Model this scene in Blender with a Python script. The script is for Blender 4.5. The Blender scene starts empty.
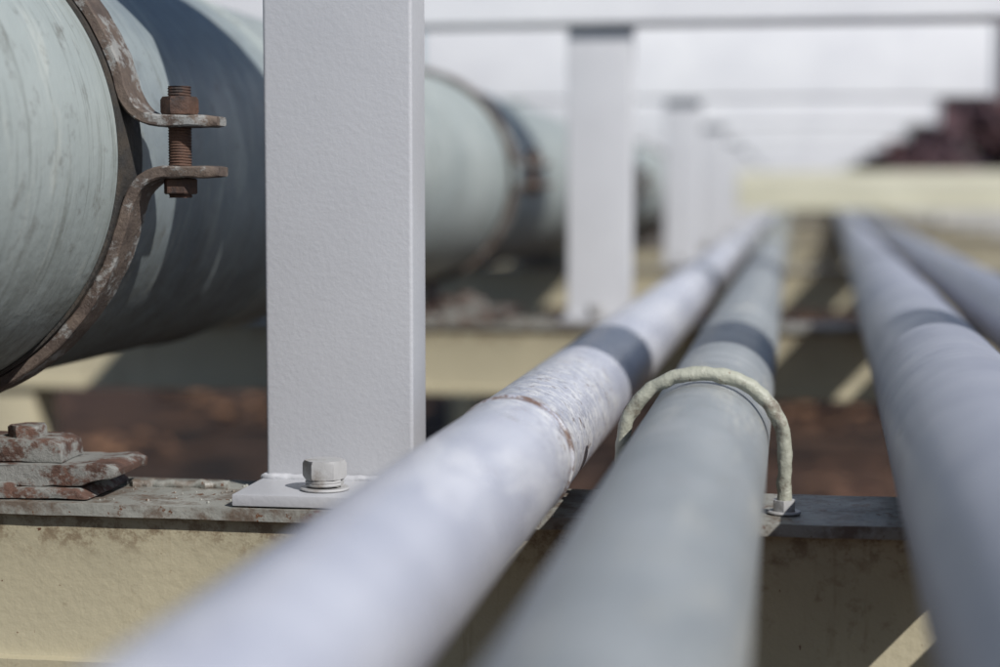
import bpy, bmesh, math, random
from mathutils import Vector, noise, Matrix
random.seed(4)
H = 1.2
sc = bpy.context.scene
C = sc.collection

# ---------------------------------------------------------------- materials
def nn(nt, t, **kw):
    n = nt.nodes.new(t)
    for k, v in kw.items():
        if k in n.inputs: n.inputs[k].default_value = v
        else: setattr(n, k, v)
    return n
def ramp(nt, src, p0, p1, c0=(0,0,0,1), c1=(1,1,1,1)):
    r = nt.nodes.new('ShaderNodeValToRGB')
    r.color_ramp.elements[0].position = p0; r.color_ramp.elements[0].color = c0
    r.color_ramp.elements[1].position = p1; r.color_ramp.elements[1].color = c1
    nt.links.new(src, r.inputs['Fac']); return r.outputs['Color']
def mix(nt, fac, a, b):
    m = nt.nodes.new('ShaderNodeMix'); m.data_type = 'RGBA'
    for sock, v in ((m.inputs[0], fac), (m.inputs[6], a), (m.inputs[7], b)):
        if isinstance(v, (int, float)): sock.default_value = v
        elif isinstance(v, tuple): sock.default_value = (v[0], v[1], v[2], 1)
        else: nt.links.new(v, sock)
    return m.outputs[2]
def noi(nt, co, scale, detail=3, rough=.6, sc3=None, dist=0):
    if sc3:
        mp = nt.nodes.new('ShaderNodeMapping'); mp.inputs['Scale'].default_value = sc3
        nt.links.new(co, mp.inputs['Vector']); co = mp.outputs['Vector']
    n = nn(nt, 'ShaderNodeTexNoise', Scale=scale, Detail=detail, Roughness=rough, Distortion=dist)
    nt.links.new(co, n.inputs['Vector']); return n.outputs['Fac']
def mth(nt, op, a, b=None):
    n = nn(nt, 'ShaderNodeMath', operation=op)
    for i, v in enumerate((a, b)):
        if v is None: continue
        if isinstance(v, (int, float)): n.inputs[i].default_value = v
        else: nt.links.new(v, n.inputs[i])
    return n.outputs[0]
def window(nt, co, lo, hi, soft, jitter=0.0, axis='Y'):
    s = nt.nodes.new('ShaderNodeSeparateXYZ'); nt.links.new(co, s.inputs[0]); y = s.outputs[axis]
    if jitter:
        y = mth(nt, 'ADD', y, mth(nt, 'MULTIPLY', mth(nt, 'SUBTRACT', noi(nt, co, 14, 4, .65), .5), jitter))
    a = nn(nt, 'ShaderNodeMapRange', interpolation_type='SMOOTHSTEP'); nt.links.new(y, a.inputs[0]); a.inputs[1].default_value = lo-soft; a.inputs[2].default_value = lo+soft
    b = nn(nt, 'ShaderNodeMapRange', interpolation_type='SMOOTHSTEP'); nt.links.new(y, b.inputs[0]); b.inputs[1].default_value = hi-soft; b.inputs[2].default_value = hi+soft
    b.inputs[3].default_value = 1; b.inputs[4].default_value = 0
    return mth(nt, 'MULTIPLY', a.outputs[0], b.outputs[0])
def base_mat(name):
    m = bpy.data.materials.new(name); m.use_nodes = True
    nt = m.node_tree; b = nt.nodes['Principled BSDF']
    tc = nt.nodes.new('ShaderNodeTexCoord')
    return m, nt, b, tc.outputs['Object']
def paint(name, c, c2, dirt=(.16,.13,.10), dirt_lo=.64, dirt_hi=.72, dirt_amt=.8, streak=None, streak_c=None, streak_r=(.47,.60),
          rough=.42, bump=.25, peel=260, rust_lo=.70, vscale=5, spec=.5, extra=None):
    m, nt, b, co = base_mat(name)
    col = mix(nt, ramp(nt, noi(nt, co, vscale, 4), .35, .65), c, c2)
    if streak:
        s = noi(nt, co, 1.0, 5, .7, streak, .6)
        col = mix(nt, ramp(nt, s, *streak_r), col, streak_c)
    d = mth(nt, 'MULTIPLY', ramp(nt, noi(nt, co, 38, 6, .72), dirt_lo, dirt_hi), dirt_amt)
    if extra: col = extra(nt, co, col)
    col = mix(nt, d, col, dirt)
    r = ramp(nt, noi(nt, co, 85, 4, .75), rust_lo, rust_lo+.03)
    col = mix(nt, r, col, (.11,.05,.025))
    nt.links.new(col, b.inputs['Base Color'])
    rr = nn(nt, 'ShaderNodeMapRange'); nt.links.new(noi(nt, co, 22, 3), rr.inputs[0])
    rr.inputs[3].default_value = rough-.1; rr.inputs[4].default_value = rough+.18
    nt.links.new(rr.outputs[0], b.inputs['Roughness'])
    b.inputs['Specular IOR Level'].default_value = spec
    bp = nn(nt, 'ShaderNodeBump', Strength=bump, Distance=.0012)
    nt.links.new(noi(nt, co, peel, 3, .6), bp.inputs['Height'])
    nt.links.new(bp.outputs[0], b.inputs['Normal'])
    return m
def rusty(name, a, bcol, c, pos=.5, bump=.8, sc_=45):
    m, nt, b, co = base_mat(name)
    col = mix(nt, ramp(nt, noi(nt, co, sc_, 6, .7), .4, .6), a, bcol)
    col = mix(nt, ramp(nt, noi(nt, co, sc_*.7, 6, .75, (1,1,1.3)), pos, pos+.07), col, c)
    nt.links.new(col, b.inputs['Base Color']); b.inputs['Roughness'].default_value = .75
    bp = nn(nt, 'ShaderNodeBump', Strength=bump, Distance=.002)
    nt.links.new(noi(nt, co, 190, 6, .7), bp.inputs['Height']); nt.links.new(bp.outputs[0], b.inputs['Normal'])
    return m
def ex_left(nt, co, col):
    # scuffed, chipped zone around the field weld
    w = window(nt, co, 1.12, 1.50, .05, .1)
    f1 = mth(nt, 'MULTIPLY', w, ramp(nt, noi(nt, co, 75, 6, .8), .48, .56))
    col = mix(nt, mth(nt, 'MULTIPLY', f1, .8), col, (.64,.64,.64))
    f4 = mth(nt, 'MULTIPLY', w, ramp(nt, noi(nt, co, 120, 4, .8, (1,1.1,1)), .55, .61))
    col = mix(nt, mth(nt, 'MULTIPLY', f4, .75), col, (.19,.19,.215))
    f2 = mth(nt, 'MULTIPLY', w, ramp(nt, noi(nt, co, 80, 5, .8), .60, .63))
    col = mix(nt, f2, col, (.13,.075,.05))
    w2 = window(nt, co, 1.163, 1.187, .005, .012)
    f3 = mth(nt, 'MULTIPLY', w2, ramp(nt, noi(nt, co, 80, 5, .75), .45, .55))
    col = mix(nt, mth(nt, 'MULTIPLY', f3, .85), col, (.14,.08,.05))
    return col
def ex_mid(nt, co, col):
    s = noi(nt, co, 1, 5, .7, (30, 4, 30), .4)
    col = mix(nt, mth(nt, 'MULTIPLY', ramp(nt, s, .54, .66), .5), col, (.42,.42,.38))
    f = ramp(nt, noi(nt, co, 110, 4, .8), .60, .64)
    col = mix(nt, mth(nt, 'MULTIPLY', f, .6), col, (.13,.10,.075))
    w = window(nt, co, 1.20, 1.262, .006, .02)
    return mix(nt, mth(nt, 'MULTIPLY', w, ramp(nt, noi(nt, co, 50, 5, .75), .42, .6)), col, (.19,.20,.20))
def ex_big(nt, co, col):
    w = window(nt, co, 1.262, 1.70, .02, .10)  # patchy shadow beyond the clamp, painted into the pipe colour as darker slate
    shade_c = mix(nt, ramp(nt, noi(nt, co, 9, 5, .65), .35, .62), (.145,.175,.195), (.24,.275,.28))
    col = mix(nt, mth(nt, 'MULTIPLY', w, .88), col, shade_c)
    s = noi(nt, co, 1, 6, .75, (5, 150, 9), .25)
    col = mix(nt, mth(nt, 'MULTIPLY', ramp(nt, s, .53, .63), .65), col, (.15,.165,.15))
    s2 = noi(nt, co, 1, 5, .7, (4, 28, 7), .5)
    col = mix(nt, mth(nt, 'MULTIPLY', ramp(nt, s2, .54, .68), .5), col, (.47,.49,.45))
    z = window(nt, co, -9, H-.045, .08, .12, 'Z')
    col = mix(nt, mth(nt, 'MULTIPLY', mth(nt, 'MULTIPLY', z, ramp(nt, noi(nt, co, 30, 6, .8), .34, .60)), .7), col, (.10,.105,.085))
    return col
def ex_cream(nt, co, col):
    s = noi(nt, co, 1, 5, .7, (55, 20, 5), .3)
    col = mix(nt, mth(nt, 'MULTIPLY', ramp(nt, s, .58, .70), .45), col, (.20,.15,.09))
    z = window(nt, co, H-.2166-.030, H, .012, .05, 'Z')
    return mix(nt, mth(nt, 'MULTIPLY', mth(nt, 'MULTIPLY', z, ramp(nt, noi(nt, co, 60, 6, .8), .48, .6)), .7), col, (.14,.09,.05))
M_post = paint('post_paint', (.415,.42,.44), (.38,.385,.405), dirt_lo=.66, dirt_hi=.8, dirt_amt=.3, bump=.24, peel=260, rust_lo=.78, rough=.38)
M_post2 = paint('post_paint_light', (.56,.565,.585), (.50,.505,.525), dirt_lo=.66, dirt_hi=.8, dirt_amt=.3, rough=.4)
M_frame = paint('frame_paint', (.78,.785,.80), (.70,.705,.73), dirt_lo=.7, dirt_hi=.8, dirt_amt=.3)
M_pl = paint('pipe_lavender', (.43,.445,.505), (.35,.365,.43), dirt=(.24,.21,.19), dirt_lo=.60, dirt_hi=.72, dirt_amt=.5, rust_lo=.69, bump=.35, rough=.27,
             streak=(14,3,14), streak_c=(.51,.52,.565), vscale=9, extra=ex_left)
M_pm = paint('pipe_grey', (.275,.293,.30), (.21,.23,.24), dirt=(.36,.35,.30), dirt_lo=.58, dirt_hi=.72, dirt_amt=.5, rust_lo=.70, rough=.36, bump=.4, vscale=11, extra=ex_mid)
M_pr = paint('pipe_blue_grey', (.33,.345,.40), (.26,.275,.335), dirt_lo=.62, dirt_hi=.75, dirt_amt=.4, rust_lo=.72, rough=.31, vscale=9)
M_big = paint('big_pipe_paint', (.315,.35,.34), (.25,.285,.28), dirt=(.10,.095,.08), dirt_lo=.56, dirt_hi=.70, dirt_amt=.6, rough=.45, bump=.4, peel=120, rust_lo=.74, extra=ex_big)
M_cream = paint('cream_beam_paint', (.44,.395,.275), (.37,.335,.235), dirt=(.15,.10,.06), dirt_lo=.60, dirt_hi=.72, dirt_amt=.55, rust_lo=.68, rough=.5, bump=.5, peel=130, extra=ex_cream)
M_girder = paint('girder_paint', (.66,.64,.50), (.60,.58,.45), rough=.5)
M_flange = paint('flange_paint', (.31,.31,.28), (.19,.19,.17), dirt=(.10,.07,.05), dirt_lo=.46, dirt_hi=.60, dirt_amt=.85, rust_lo=.60, rough=.45, bump=.8, peel=120)
M_ub = paint('ubolt_paint', (.36,.365,.295), (.28,.285,.235), dirt=(.12,.09,.065), dirt_lo=.54, dirt_hi=.64, dirt_amt=.75, rust_lo=.64, rough=.5, bump=.9, peel=220)
M_strap = rusty('strap_worn_paint', (.065,.047,.038), (.12,.09,.07), (.23,.23,.22), .51, sc_=40)
M_rust = rusty('rust', (.045,.025,.018), (.09,.045,.028), (.03,.022,.02), .56)
M_shoe = rusty('shoe_rust', (.06,.032,.023), (.115,.06,.042), (.20,.20,.185), .48, sc_=30)
M_zinc = paint('zinc_bolt', (.42,.42,.42), (.30,.30,.30), dirt_lo=.54, dirt_hi=.7, rust_lo=.67, rough=.36)
M_dark = rusty('gasket', (.03,.028,.026), (.05,.04,.03), (.02,.02,.02), .6)
M_conc = paint('concrete', (.50,.49,.46), (.42,.41,.38), rough=.85, peel=60, dirt_amt=.5, vscale=1.2)

# ---------------------------------------------------------------- mesh helpers
def obj(name, bm, mat, smooth=False, parent=None, angle=35):
    me = bpy.data.meshes.new(name); bm.normal_update(); bm.to_mesh(me); bm.free()
    me.materials.append(mat)
    o = bpy.data.objects.new(name, me); C.objects.link(o)
    if smooth:
        for p in me.polygons: p.use_smooth = True
        try: me.set_sharp_from_angle(angle=math.radians(angle))
        except Exception: pass
    if parent: o.parent = parent
    return o
def empty(name):
    e = bpy.data.objects.new(name, None); e.empty_display_size = .05; C.objects.link(e); return e
def box(bm, x0, x1, y0, y1, z0, z1, bev=0.0, seg=2):
    r = bmesh.ops.create_cube(bm, size=1)
    vs = r['verts']
    for v in vs:
        v.co = Vector((x0+(v.co.x+.5)*(x1-x0), y0+(v.co.y+.5)*(y1-y0), H+z0+(v.co.z+.5)*(z1-z0)))
    if bev:
        es = list({e for v in vs for e in v.link_edges})
        bmesh.ops.bevel(bm, geom=es, offset=bev, segments=seg, affect='EDGES', profile=.6)
def loft(bm, rings, close=True, caps=True):
    vr = [[bm.verts.new(p) for p in r] for r in rings]
    n = len(vr[0])
    for a, b in zip(vr[:-1], vr[1:]):
        for i in range(n if close else n-1):
            j = (i+1) % n
            bm.faces.new((a[i], a[j], b[j], b[i]))
    if caps:
        bm.faces.new(list(reversed(vr[0]))); bm.faces.new(vr[-1])
def pipe(name, prof, mat, seg=96, parent=None, ang=60):
    bm = bmesh.new()
    rings = []
    for (x, y, z, r) in prof:
        rings.append([Vector((x+r*math.cos(2*math.pi*i/seg), y, H+z+r*math.sin(2*math.pi*i/seg))) for i in range(seg)])
    loft(bm, rings)
    bmesh.ops.recalc_face_normals(bm, faces=bm.faces)
    return obj(name, bm, mat, True, parent, ang)
def sweep(bm, pts, r, seg=16, lump=0.0):
    pts = [Vector(p) for p in pts]
    up = None; rings = []
    for i, p in enumerate(pts):
        t = (pts[min(i+1, len(pts)-1)]-pts[max(i-1, 0)]).normalized()
        if up is None:
            up = t.orthogonal().normalized()
        up = (up - t*up.dot(t)).normalized(); s = t.cross(up)
        rr = r[i] if isinstance(r, list) else r
        ring = []
        for k in range(seg):
            a = 2*math.pi*k/seg
            d = up*math.cos(a)+s*math.sin(a)
            q = p+d*rr
            if lump: q += d*lump*noise.noise(q*130)
            ring.append(q)
        rings.append(ring)
    loft(bm, rings)
def fixn(bm): bmesh.ops.recalc_face_normals(bm, faces=bm.faces)
def hexnut(bm, cx, cy, z0, h, af, rot=0.2):
    def hexr(s, z, circ=0):
        out = []
        for i in range(24):
            a = 2*math.pi*i/24
            k = (a % (math.pi/3))-math.pi/6
            rr = (af/2)/math.cos(k)
            rr = min(rr, af/2*1.155*s) if circ else rr*s
            out.append(Vector((cx+rr*math.cos(a+rot), cy+rr*math.sin(a+rot), H+z)))
        return out
    loft(bm, [hexr(.93, z0, 1), hexr(1, z0+h*.14, 0), hexr(1, z0+h*.82, 0), hexr(.90, z0+h, 1)])
def cyl(bm, cx, cy, z0, z1, r, seg=32, bev=.0008):
    loft(bm, [[Vector((cx+q*math.cos(2*math.pi*i/seg), cy+q*math.sin(2*math.pi*i/seg), H+z)) for i in range(seg)]
              for q, z in ((r-bev, z0), (r, z0+bev), (r, z1-bev), (r-bev, z1))])
def thread(bm, cx, cy, z0, z1, r, pitch=.002, seg=24):
    n = int((z1-z0)/pitch*4); rings = []
    for k in range(n+1):
        z = z0+(z1-z0)*k/n
        rings.append([Vector((cx+(r-.0009*abs(((z/pitch+i/seg) % 1)*2-1))*math.cos(2*math.pi*i/seg),
                              cy+(r-.0009*abs(((z/pitch+i/seg) % 1)*2-1))*math.sin(2*math.pi*i/seg), H+z)) for i in range(seg)])
    loft(bm, rings)
def clone(src, name, parent, dy, dx=0, dz=0):
    o = bpy.data.objects.new(name, src.data); C.objects.link(o); o.location = (dx, dy, dz); o.parent = parent; return o

# ---------------------------------------------------------------- pipes
ZB = -.2166
def straight(x, z, r, y0, y1, step=.5, slope=0):
    n = int((y1-y0)/step); return [(x+slope*(y0+(y1-y0)*i/n), y0+(y1-y0)*i/n, z, r) for i in range(n+1)]
YE = 46
def with_bead(prof, yb, h=.0014, w=.006):
    out = [p for p in prof if abs(p[1]-yb) > w*1.5]
    x, z, r = prof[0][0], prof[0][2], prof[0][3]
    sl = (prof[-1][0]-prof[0][0])/(prof[-1][1]-prof[0][1]); x0 = x-sl*prof[0][1]
    for k in range(-6, 7):
        y = yb+k*w/6
        out.append((x0+sl*y, y, z, r+h*(.5+.5*math.cos(math.pi*k/6))))
    return sorted(out, key=lambda p: p[1])
XL, ZL, RL = -.182, ZB+.0415, .0415
XM, ZM, RM = -.0572, ZB+.0445, .0445
RR_ = .0543
pipe('steel_pipe', with_bead(with_bead(straight(XL, ZL, RL, -.4, YE), 1.175, .0014), 2.9), M_pl)
pipe('steel_pipe', with_bead(straight(XM, ZM, RM, -.4, YE), 2.1), M_pm)
pipe('steel_pipe', with_bead(straight(.0928, ZB+RR_, RR_, -.4, 30, slope=.022), 2.4), M_pr)
pipe('steel_pipe', straight(.247, ZB+.0463, .0463, -.4, 30, slope=.022), M_pr)
BX, BZ, BR = -.65, .029, .178
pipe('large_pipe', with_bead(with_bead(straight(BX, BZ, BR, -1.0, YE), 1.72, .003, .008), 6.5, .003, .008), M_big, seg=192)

# ---------------------------------------------------------------- pipe clamp
def strap_profile(upper):
    t = .0085; rc = BR+.003+t/2
    pts = []
    if upper:
        ez = .0525
        for k in range(61):
            a = math.radians(180-(180-17)*k/60); pts.append((BX+rc*math.cos(a), BZ+rc*math.sin(a)))
        p0 = pts[-1]; p2 = (BX+rc+.022, ez); p1 = (p0[0]+.004, ez+.002)
        tip = -.402
    else:
        ez = .0165
        for k in range(61):
            a = math.radians(-180+(180-15)*k/60); pts.append((BX+rc*math.cos(a), BZ+rc*math.sin(a)))
        p0 = pts[-1]; p2 = (BX+rc+.024, ez); p1 = (p0[0]+.006, ez-.003)
        tip = -.401
    for k in range(1, 9):
        s = k/8; pts.append(((1-s)**2*p0[0]+2*s*(1-s)*p1[0]+s*s*p2[0], (1-s)**2*p0[1]+2*s*(1-s)*p1[1]+s*s*p2[1]))
    for k in range(1, 7): pts.append((p2[0]+(tip-p2[0])*k/6, ez))
    return pts, t
CY0, CY1 = 1.228, 1.262; CYc = .5*(CY0+CY1)
def strap(bm, upper, y0, y1):
    pts, t = strap_profile(upper)
    rings = []
    n = len(pts)
    for i, p in enumerate(pts):
        a = Vector(pts[max(i-1, 0)]); b = Vector(pts[min(i+1, n-1)]); tn = (b-a).normalized(); nr = Vector((-tn.y, tn.x))
        inset = 0; th = t/2
        if i == n-1: inset = .006; th = t/2*.75
        if i == n-2: inset = .0015
        q = Vector(p); bv = .0012
        prof = [(y0+inset+bv, -th), (y1-inset-bv, -th), (y1-inset, -th+bv), (y1-inset, th-bv), (y1-inset-bv, th), (y0+inset+bv, th), (y0+inset, th-bv), (y0+inset, -th+bv)]
        ring = []
        for yy, oo in prof:
            w = q+nr*oo
            v = Vector((w.x, yy, H+w.y)); v += Vector((0, 1, 0))*.0012*noise.noise(v*90)+Vector((nr.x, 0, nr.y))*.0009*noise.noise(v*120+Vector((9,0,0)))
            ring.append(v)
        rings.append(ring)
    loft(bm, rings); fixn(bm)
def make_clamp():
    e = empty('pipe_clamp')
    bm = bmesh.new(); strap(bm, True, CY0, CY1); a = obj('upper_strap', bm, M_strap, True, e, 40)
    bm = bmesh.new(); strap(bm, False, CY0, CY1); b = obj('lower_strap', bm, M_strap, True, e, 40)
    bx = -.433
    bm = bmesh.new()
    thread(bm, bx, CYc, -.002, .0775, .0086)
    hexnut(bm, bx, CYc, .0575, .0125, .0235, .35)
    cyl(bm, bx, CYc, .0005, .0118, .0125, 6, .001)
    fixn(bm)
    c = obj('clamp_bolt', bm, M_rust, True, e, 25)
    bm = bmesh.new()
    seg = 160; rings = []
    for y, r in ((CY0-.004, BR+.0004), (CY0-.004, BR+.0028), (CY1+.004, BR+.0028), (CY1+.004, BR+.0004)):
        rings.append([Vector((BX+r*math.cos(2*math.pi*i/seg), y, H+BZ+r*math.sin(2*math.pi*i/seg))) for i in range(seg)])
    loft(bm, rings, caps=False); fixn(bm)
    d = obj('liner', bm, M_dark, True, e, 30)
    return [a, b, c, d]
clampparts = make_clamp()

# ---------------------------------------------------------------- U bolt
def make_ubolt():
    e = empty('u_bolt')
    R = .0553; RV = .0512; rr = .0050; pts = []; y = 1.228
    z0 = ZM
    for k in range(26): pts.append((XM-R, y, H+ZB-.012+(z0-ZB+.012)*k/26))
    for k in range(61):
        a = math.pi-math.pi*k/60
        ca, sa = math.cos(a), math.sin(a)
        pts.append((XM+R*math.copysign(abs(ca)**.96, ca), y-.004*sa, H+z0+RV*sa))
    for k in range(1, 27): pts.append((XM+R, y, H+z0-(z0-ZB+.012)*k/26))
    bm = bmesh.new(); sweep(bm, pts, rr, 20, .0014); fixn(bm); a = obj('rod', bm, M_ub, True, e, 60)
    bm = bmesh.new()
    for s in (-1, 1):
        x = XM+s*R
        thread(bm, x, y, ZB-.030, ZB-.0081, .0048)
        hexnut(bm, x, y, ZB-.020, .0095, .017, .1)
        hexnut(bm, x, y, ZB+.0024, .0075, .0145, .5)
        cyl(bm, x, y, ZB+.0003, ZB+.0024, .0115)
    fixn(bm)
    b = obj('nuts', bm, M_zinc, True, e, 25)
    return [a, b]
ubparts = make_ubolt()

# ---------------------------------------------------------------- pipe shoe
def jig(bm, f, amp):
    for v in bm.verts:
        v.co += Vector((noise.noise(v.co*f), noise.noise(v.co*f+Vector((5,5,5))), noise.noise(v.co*f+Vector((9,1,2)))))*amp
def xprof(bm, prof, y0, y1, bev=.0018):
    a = [bm.verts.new((x, y0, H+z)) for x, z in prof]; b = [bm.verts.new((x, y1, H+z)) for x, z in prof]
    n = len(prof); fs = [bm.faces.new(a), bm.faces.new(list(reversed(b)))]
    for i in range(n): fs.append(bm.faces.new((a[i], b[i], b[(i+1) % n], a[(i+1) % n])))
    es = list({e for f in fs for e in f.edges})
    bmesh.ops.bevel(bm, geom=es, offset=bev, segments=2, affect='EDGES', profile=.6)
def make_shoe():
    e = empty('pipe_shoe')
    bm = bmesh.new()
    box(bm, -.79, -.545, 1.197, 1.300, ZB+.001, ZB+.012, .002)
    box(bm, -.655, -.645, 1.20, 1.295, ZB+.011, BZ-BR+.002, .001)
    box(bm, -.72, -.71, 1.20, 1.295, ZB+.011, BZ-BR+.025, .001)
    box(bm, -.615, -.605, 1.20, 1.295, ZB+.011, BZ-BR+.010, .001)
    fixn(bm)
    a = obj('shoe_body', bm, M_shoe, True, e, 30)
    bm = bmesh.new()
    z = ZB
    for sx in (1, -1):
        def X(P): return [(BX+sx*(x-BX), zz) for x, zz in P]
        xprof(bm, X([(-.600, z+.0012), (-.600, z+.0085), (-.497, z+.0085), (-.489, z+.0012)]), 1.199, 1.285, .0012)
        xprof(bm, X([(-.590, z+.0125), (-.590, z+.0235), (-.545, z+.0240), (-.508, z+.0250), (-.478, z+.0260), (-.470, z+.0225), (-.471, z+.0165),
                     (-.486, z+.0140), (-.500, z+.0092), (-.543, z+.0092)]), 1.206, 1.270, .0016)
        xprof(bm, X([(-.592, z+.0242), (-.592, z+.041), (-.524, z+.041), (-.517, z+.038), (-.515, z+.0252)]), 1.216, 1.258, .0016)
    fixn(bm)
    bmesh.ops.subdivide_edges(bm, edges=[ed for ed in bm.edges if ed.calc_length() > .010], cuts=4, use_grid_fill=True)
    jig(bm, 120, .0009); jig(bm, 45, .0012)
    b = obj('hold_down_clip', bm, M_shoe, True, e, 35)
    bm = bmesh.new()
    hexnut(bm, -.549, 1.236, z+.0405, .009, .024, .3)
    hexnut(bm, 2*BX+.549, 1.236, z+.0405, .009, .024, .3)
    fixn(bm); jig(bm, 90, .0012)
    d = obj('clip_bolt', bm, M_shoe, True, e, 25)
    bm = bmesh.new()
    pts = [(-.488+.0042*k, 1.272+.006*noise.noise(Vector((k*.7, 0, 0))), H+ZB+.0016) for k in range(20)]
    sweep(bm, pts, [.0035+.0015*noise.noise(Vector((k*.9, 3, 0))) for k in range(20)], 10, .002)
    for k in range(26):
        x = random.uniform(-.50, -.39); yy = random.uniform(1.2, 1.30); r = random.uniform(.0006, .0016)
        bmesh.ops.create_icosphere(bm, subdivisions=2, radius=r, matrix=Matrix.Translation((x, yy, H+ZB+r*.2)))
    fixn(bm)
    f = obj('weld_run', bm, M_flange, True, e, 60)
    return [a, b, d, f]
shoeparts = make_shoe()

# ---------------------------------------------------------------- rack frames
PX0, PX1, PY0, PY1 = -.378, -.268, 1.268, 1.316
def make_frame():
    e = empty('pipe_rack_frame')
    out = []
    bm = bmesh.new()
    zt, zb = ZB, ZB-.121
    P = [(1.190, zt), (1.190, zt-.0085), (1.1965, zt-.0095), (1.1975, zt-.013), (1.1975, zb+.013), (1.1965, zb+.0095), (1.188, zb+.0085), (1.188, zb), (1.31, zb), (1.31, zb+.008),
         (1.2075, zb+.010), (1.2055, zb+.014), (1.2055, zt-.014), (1.2075, zt-.010), (1.31, zt-.008), (1.31, zt)]
    n = 140
    loft(bm, [[Vector((-1.5+2.75*i/n, a, H+b+.0006*noise.noise(Vector((i*.9, a*60, b*60))))) for a, b in P] for i in range(n+1)])
    fixn(bm)
    o = obj('base_beam', bm, M_cream, True, e, 25)
    o.data.materials.append(M_flange)
    for p in o.data.polygons:
        if p.center.z > H+ZB-.0092: p.material_index = 1
    out.append(o)
    bm = bmesh.new()
    box(bm, PX0, PX1, PY0, PY1, ZB+.0095, .2865, .0028, 3)
    out.append(obj('post', bm, M_post, True, e, 40))
    bm = bmesh.new()
    box(bm, -.381, -.246, 1.193, 1.330, ZB+.001, ZB+.0093, .0012)
    pts = [(PX0-.001, PY1, H+ZB+.0105)]
    n = 40
    for k in range(n+1): pts.append((PX0-.001+(PX1-PX0+.002)*k/n, PY0-.002+.0005*math.sin(k*2.1), H+ZB+.0098))
    pts.append((PX1+.001, PY1, H+ZB+.0105))
    sweep(bm, pts, .0032, 10, .0012); fixn(bm)
    out.append(obj('post_foot_plate', bm, M_post, True, e, 40))
    bm = bmesh.new()
    nx, ny = -.322, 1.222
    cyl(bm, nx, ny, ZB+.0095, ZB+.0115, .0175)
    for q in (0, .0021, .0042):
        pts = [(nx+.0125*math.cos(a/20*2*math.pi), ny+.0125*math.sin(a/20*2*math.pi), H+ZB+.0127+q+.0015*a/20) for a in range(20)]
        sweep(bm, pts, .0013, 8)
    hexnut(bm, nx, ny, ZB+.0178, .013, .027, .15)
    fixn(bm)
    out.append(obj('foot_bolt', bm, M_zinc, True, e, 25))
    bm = bmesh.new()
    box(bm, -1.12, .585, 1.245, 1.345, .2875, .515, .006, 3)
    box(bm, .5855, .595, 1.235, 1.355, .280, .522, .002)
    out.append(obj('top_beam', bm, M_frame, True, e, 40))
    bm = bmesh.new()
    box(bm, -1.10, -1.0, PY0, PY1, ZB+.001, .2865, .003)
    out.append(obj('rear_post', bm, M_frame, True, e, 40))
    bm = bmesh.new()
    for x in (-1.42, 1.12):
        box(bm, x, x+.1, 1.20, 1.30, -H-.05, ZB-.1215, .003)
        box(bm, x-.08, x+.18, 1.12, 1.38, -H-.05, -H+.06, .01)
    out.append(obj('support_columns', bm, M_cream, True, e, 40))
    return out
frameparts = make_frame()
ys = [3.05-1.25, 5.45-1.25]
y = 5.45-1.25
while y < 36:
    y += 2.1; ys.append(y)
for dy in ys:
    e = empty('pipe_rack_frame')
    for o in frameparts:
        k = clone(o, o.name.split('.')[0], e, dy)
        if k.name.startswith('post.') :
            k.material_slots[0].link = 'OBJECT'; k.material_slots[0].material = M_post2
    if dy < 14:
        e = empty('pipe_clamp')
        for o in clampparts: clone(o, o.name.split('.')[0], e, dy)
        e = empty('pipe_shoe')
        for o in shoeparts: clone(o, o.name.split('.')[0], e, dy)
    if 4 < dy < 14:
        e = empty('u_bolt')
        for o in ubparts: clone(o, o.name.split('.')[0], e, dy)

e = empty('cross_girder')
bm = bmesh.new(); box(bm, -.26, 6.0, 8.93, 9.07, -.060, .115, .006)
box(bm, -.26, 6.0, 8.905, 8.9295, -.072, -.058, .003)
obj('girder', bm, M_girder, True, e, 40)
bm = bmesh.new()
for x in (1.9, 5.5):
    box(bm, x, x+.14, 8.935, 9.065, -H-.05, -.0605, .004)
obj('girder_columns', bm, M_girder, True, e, 40)

# ---------------------------------------------------------------- ground
m, nt, b, co = base_mat('ground_soil')
c = mix(nt, ramp(nt, noi(nt, co, 1.9, 6, .75), .44, .58), (.012,.010,.009), (.060,.036,.025))
c = mix(nt, ramp(nt, noi(nt, co, 2.6, 5, .75, (1,1,1), .8), .56, .66), c, (.13,.068,.038))
c = mix(nt, ramp(nt, noi(nt, co, .12, 3), .45, .62), c, (.075,.042,.03))
nt.links.new(c, b.inputs['Base Color']); b.inputs['Roughness'].default_value = .95
b.inputs['Specular IOR Level'].default_value = .15
bm = bmesh.new()
g = [-900,-300,-100,-40,-20]+[-15+i*.6 for i in range(51)]+[20,40,100,300,900]
vs = [[bm.verts.new((x, yy, (.05*noise.noise(Vector((x*.5, yy*.5, 0))) if abs(x) < 16 and abs(yy) < 16 else 0))) for yy in g] for x in g]
for i in range(len(g)-1):
    for j in range(len(g)-1):
        bm.faces.new((vs[i][j], vs[i+1][j], vs[i+1][j+1], vs[i][j+1]))
obj('ground', bm, m, True, None, 180)

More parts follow.
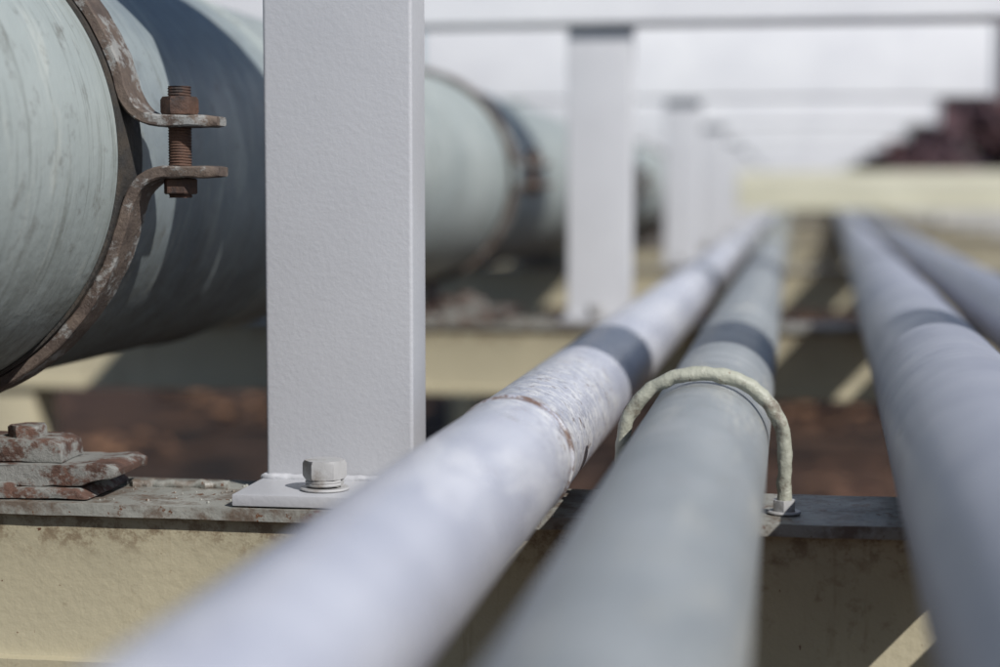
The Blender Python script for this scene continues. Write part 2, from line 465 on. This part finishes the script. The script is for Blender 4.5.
m, nt, b, co = base_mat('dry_leaf')
c = mix(nt, ramp(nt, noi(nt, co, 2, 3), .4, .6), (.26,.135,.065), (.09,.042,.026)); nt.links.new(c, b.inputs['Base Color']); b.inputs['Roughness'].default_value = .8
bm = bmesh.new()
for i in range(14000):
    x = random.uniform(-9, 7); yy = random.uniform(2, 17)
    if noise.noise(Vector((x*1.6, yy*1.1, 3))) < random.uniform(.12, .28): continue
    s = random.uniform(.04, .085); a = random.uniform(0, 6.28); t = random.uniform(-.5, .5)
    z = .055+.05*noise.noise(Vector((x*.5, yy*.5, 0)))+random.uniform(0, .03)
    d = Vector((math.cos(a), math.sin(a), t*.6))*s; w = Vector((-math.sin(a), math.cos(a), random.uniform(-.5, .5)))*s*.5
    p = Vector((x, yy, z)); bm.faces.new([bm.verts.new(q) for q in (p-d, p-w, p+d, p+w)])
obj('fallen_leaves', bm, m)

bm = bmesh.new(); box(bm, -4, 60, 45, 45.4, -H-.1, -.30, .03)
for i in range(26): box(bm, -4+i*2.5, -3.75+i*2.5, 44.93, 45.47, -H-.1, -.2, .02)
obj('low_concrete_wall', bm, M_conc, True)

# ---------------------------------------------------------------- trees (distant mass)
m, nt, b, co = base_mat('winter_twigs')
c = mix(nt, ramp(nt, noi(nt, co, .5, 4), .4, .62), (.085,.066,.095), (.17,.085,.08)); nt.links.new(c, b.inputs['Base Color']); b.inputs['Roughness'].default_value = .9
bm = bmesh.new()
def tree(x, y, h, n=90):
    base = Vector((x, y, 0))
    sweep(bm, [base, base+Vector((.1,0,h*.3)), base+Vector((0,.1,h*.65)), base+Vector((.1,.1,h*.9))], [h*.03, h*.024, h*.014, h*.004], 7)
    for k in range(14):
        a = random.uniform(0, 6.28); z = random.uniform(.12, .85)*h; L = h*random.uniform(.2, .38)*(1.15-z/h)
        p0 = base+Vector((0, 0, z)); p2 = p0+Vector((math.cos(a)*L, math.sin(a)*L, L*.8)); p1 = (p0+p2)/2+Vector((0, 0, -.1*L))
        sweep(bm, [p0, p1, p2], [h*.010, h*.007, h*.002], 5)
        for q in range(n):
            s = random.uniform(.3, 1.1); c0 = p0+(p2-p0)*s+Vector([random.gauss(0, .16*L+.12) for _ in range(3)])
            w = random.uniform(.08, .2); d = Vector([random.uniform(-1, 1) for _ in range(3)]).normalized(); e2 = d.orthogonal().normalized()
            bm.faces.new([bm.verts.new(c0+v) for v in (-d*w*1.6, -e2*w*.5, d*w*1.6, e2*w*.5)])
for i in range(34):
    x = 2.6+i*.8+random.uniform(-.4, .4)
    tree(x, random.uniform(54, 64), min(9.5, 2.6+max(0, x-2.6)*1.25)*random.uniform(.85, 1.12))
for i in range(12):
    tree(-45+i*3.2+random.uniform(-.8, .8), random.uniform(70, 80), random.uniform(3, 4.2), 50)
obj('tree_line', bm, m)

# ---------------------------------------------------------------- light, world, camera
L = Vector((-.92, .80, -1.02)).normalized()
sd = bpy.data.lights.new('sun', 'SUN'); sd.energy = 5.0; sd.angle = math.radians(.5); sd.color = (1, .97, .935)
so = bpy.data.objects.new('sun', sd); so.rotation_euler = L.to_track_quat('-Z', 'Y').to_euler(); so.location = (5, -3, 8); C.objects.link(so)
w = bpy.data.worlds.new('World'); sc.world = w; w.use_nodes = True
nt = w.node_tree; bg = nt.nodes['Background']; sk = nt.nodes.new('ShaderNodeTexSky'); sk.sky_type = 'NISHITA'; sk.sun_disc = False
sk.sun_elevation = math.asin(-L.z); sk.sun_rotation = math.atan2(-L.x, -L.y); sk.dust_density = .8; sk.ozone_density = 3
nt.links.new(sk.outputs[0], bg.inputs['Color']); bg.inputs['Strength'].default_value = .08
cd = bpy.data.cameras.new('camera'); co_ = bpy.data.objects.new('camera', cd); C.objects.link(co_)
cd.lens = 64.8; cd.sensor_width = 36; cd.clip_start = .02; cd.clip_end = 3000
co_.location = (0, 0, H); co_.rotation_euler = (math.radians(90-4.4), 0, math.radians(9.15))
cd.dof.use_dof = True; cd.dof.focus_distance = 1.27; cd.dof.aperture_fstop = 3.2; cd.dof.aperture_blades = 0
sc.camera = co_
sc.view_settings.view_transform = 'Standard'; sc.view_settings.look = 'None'; sc.view_settings.exposure = 0
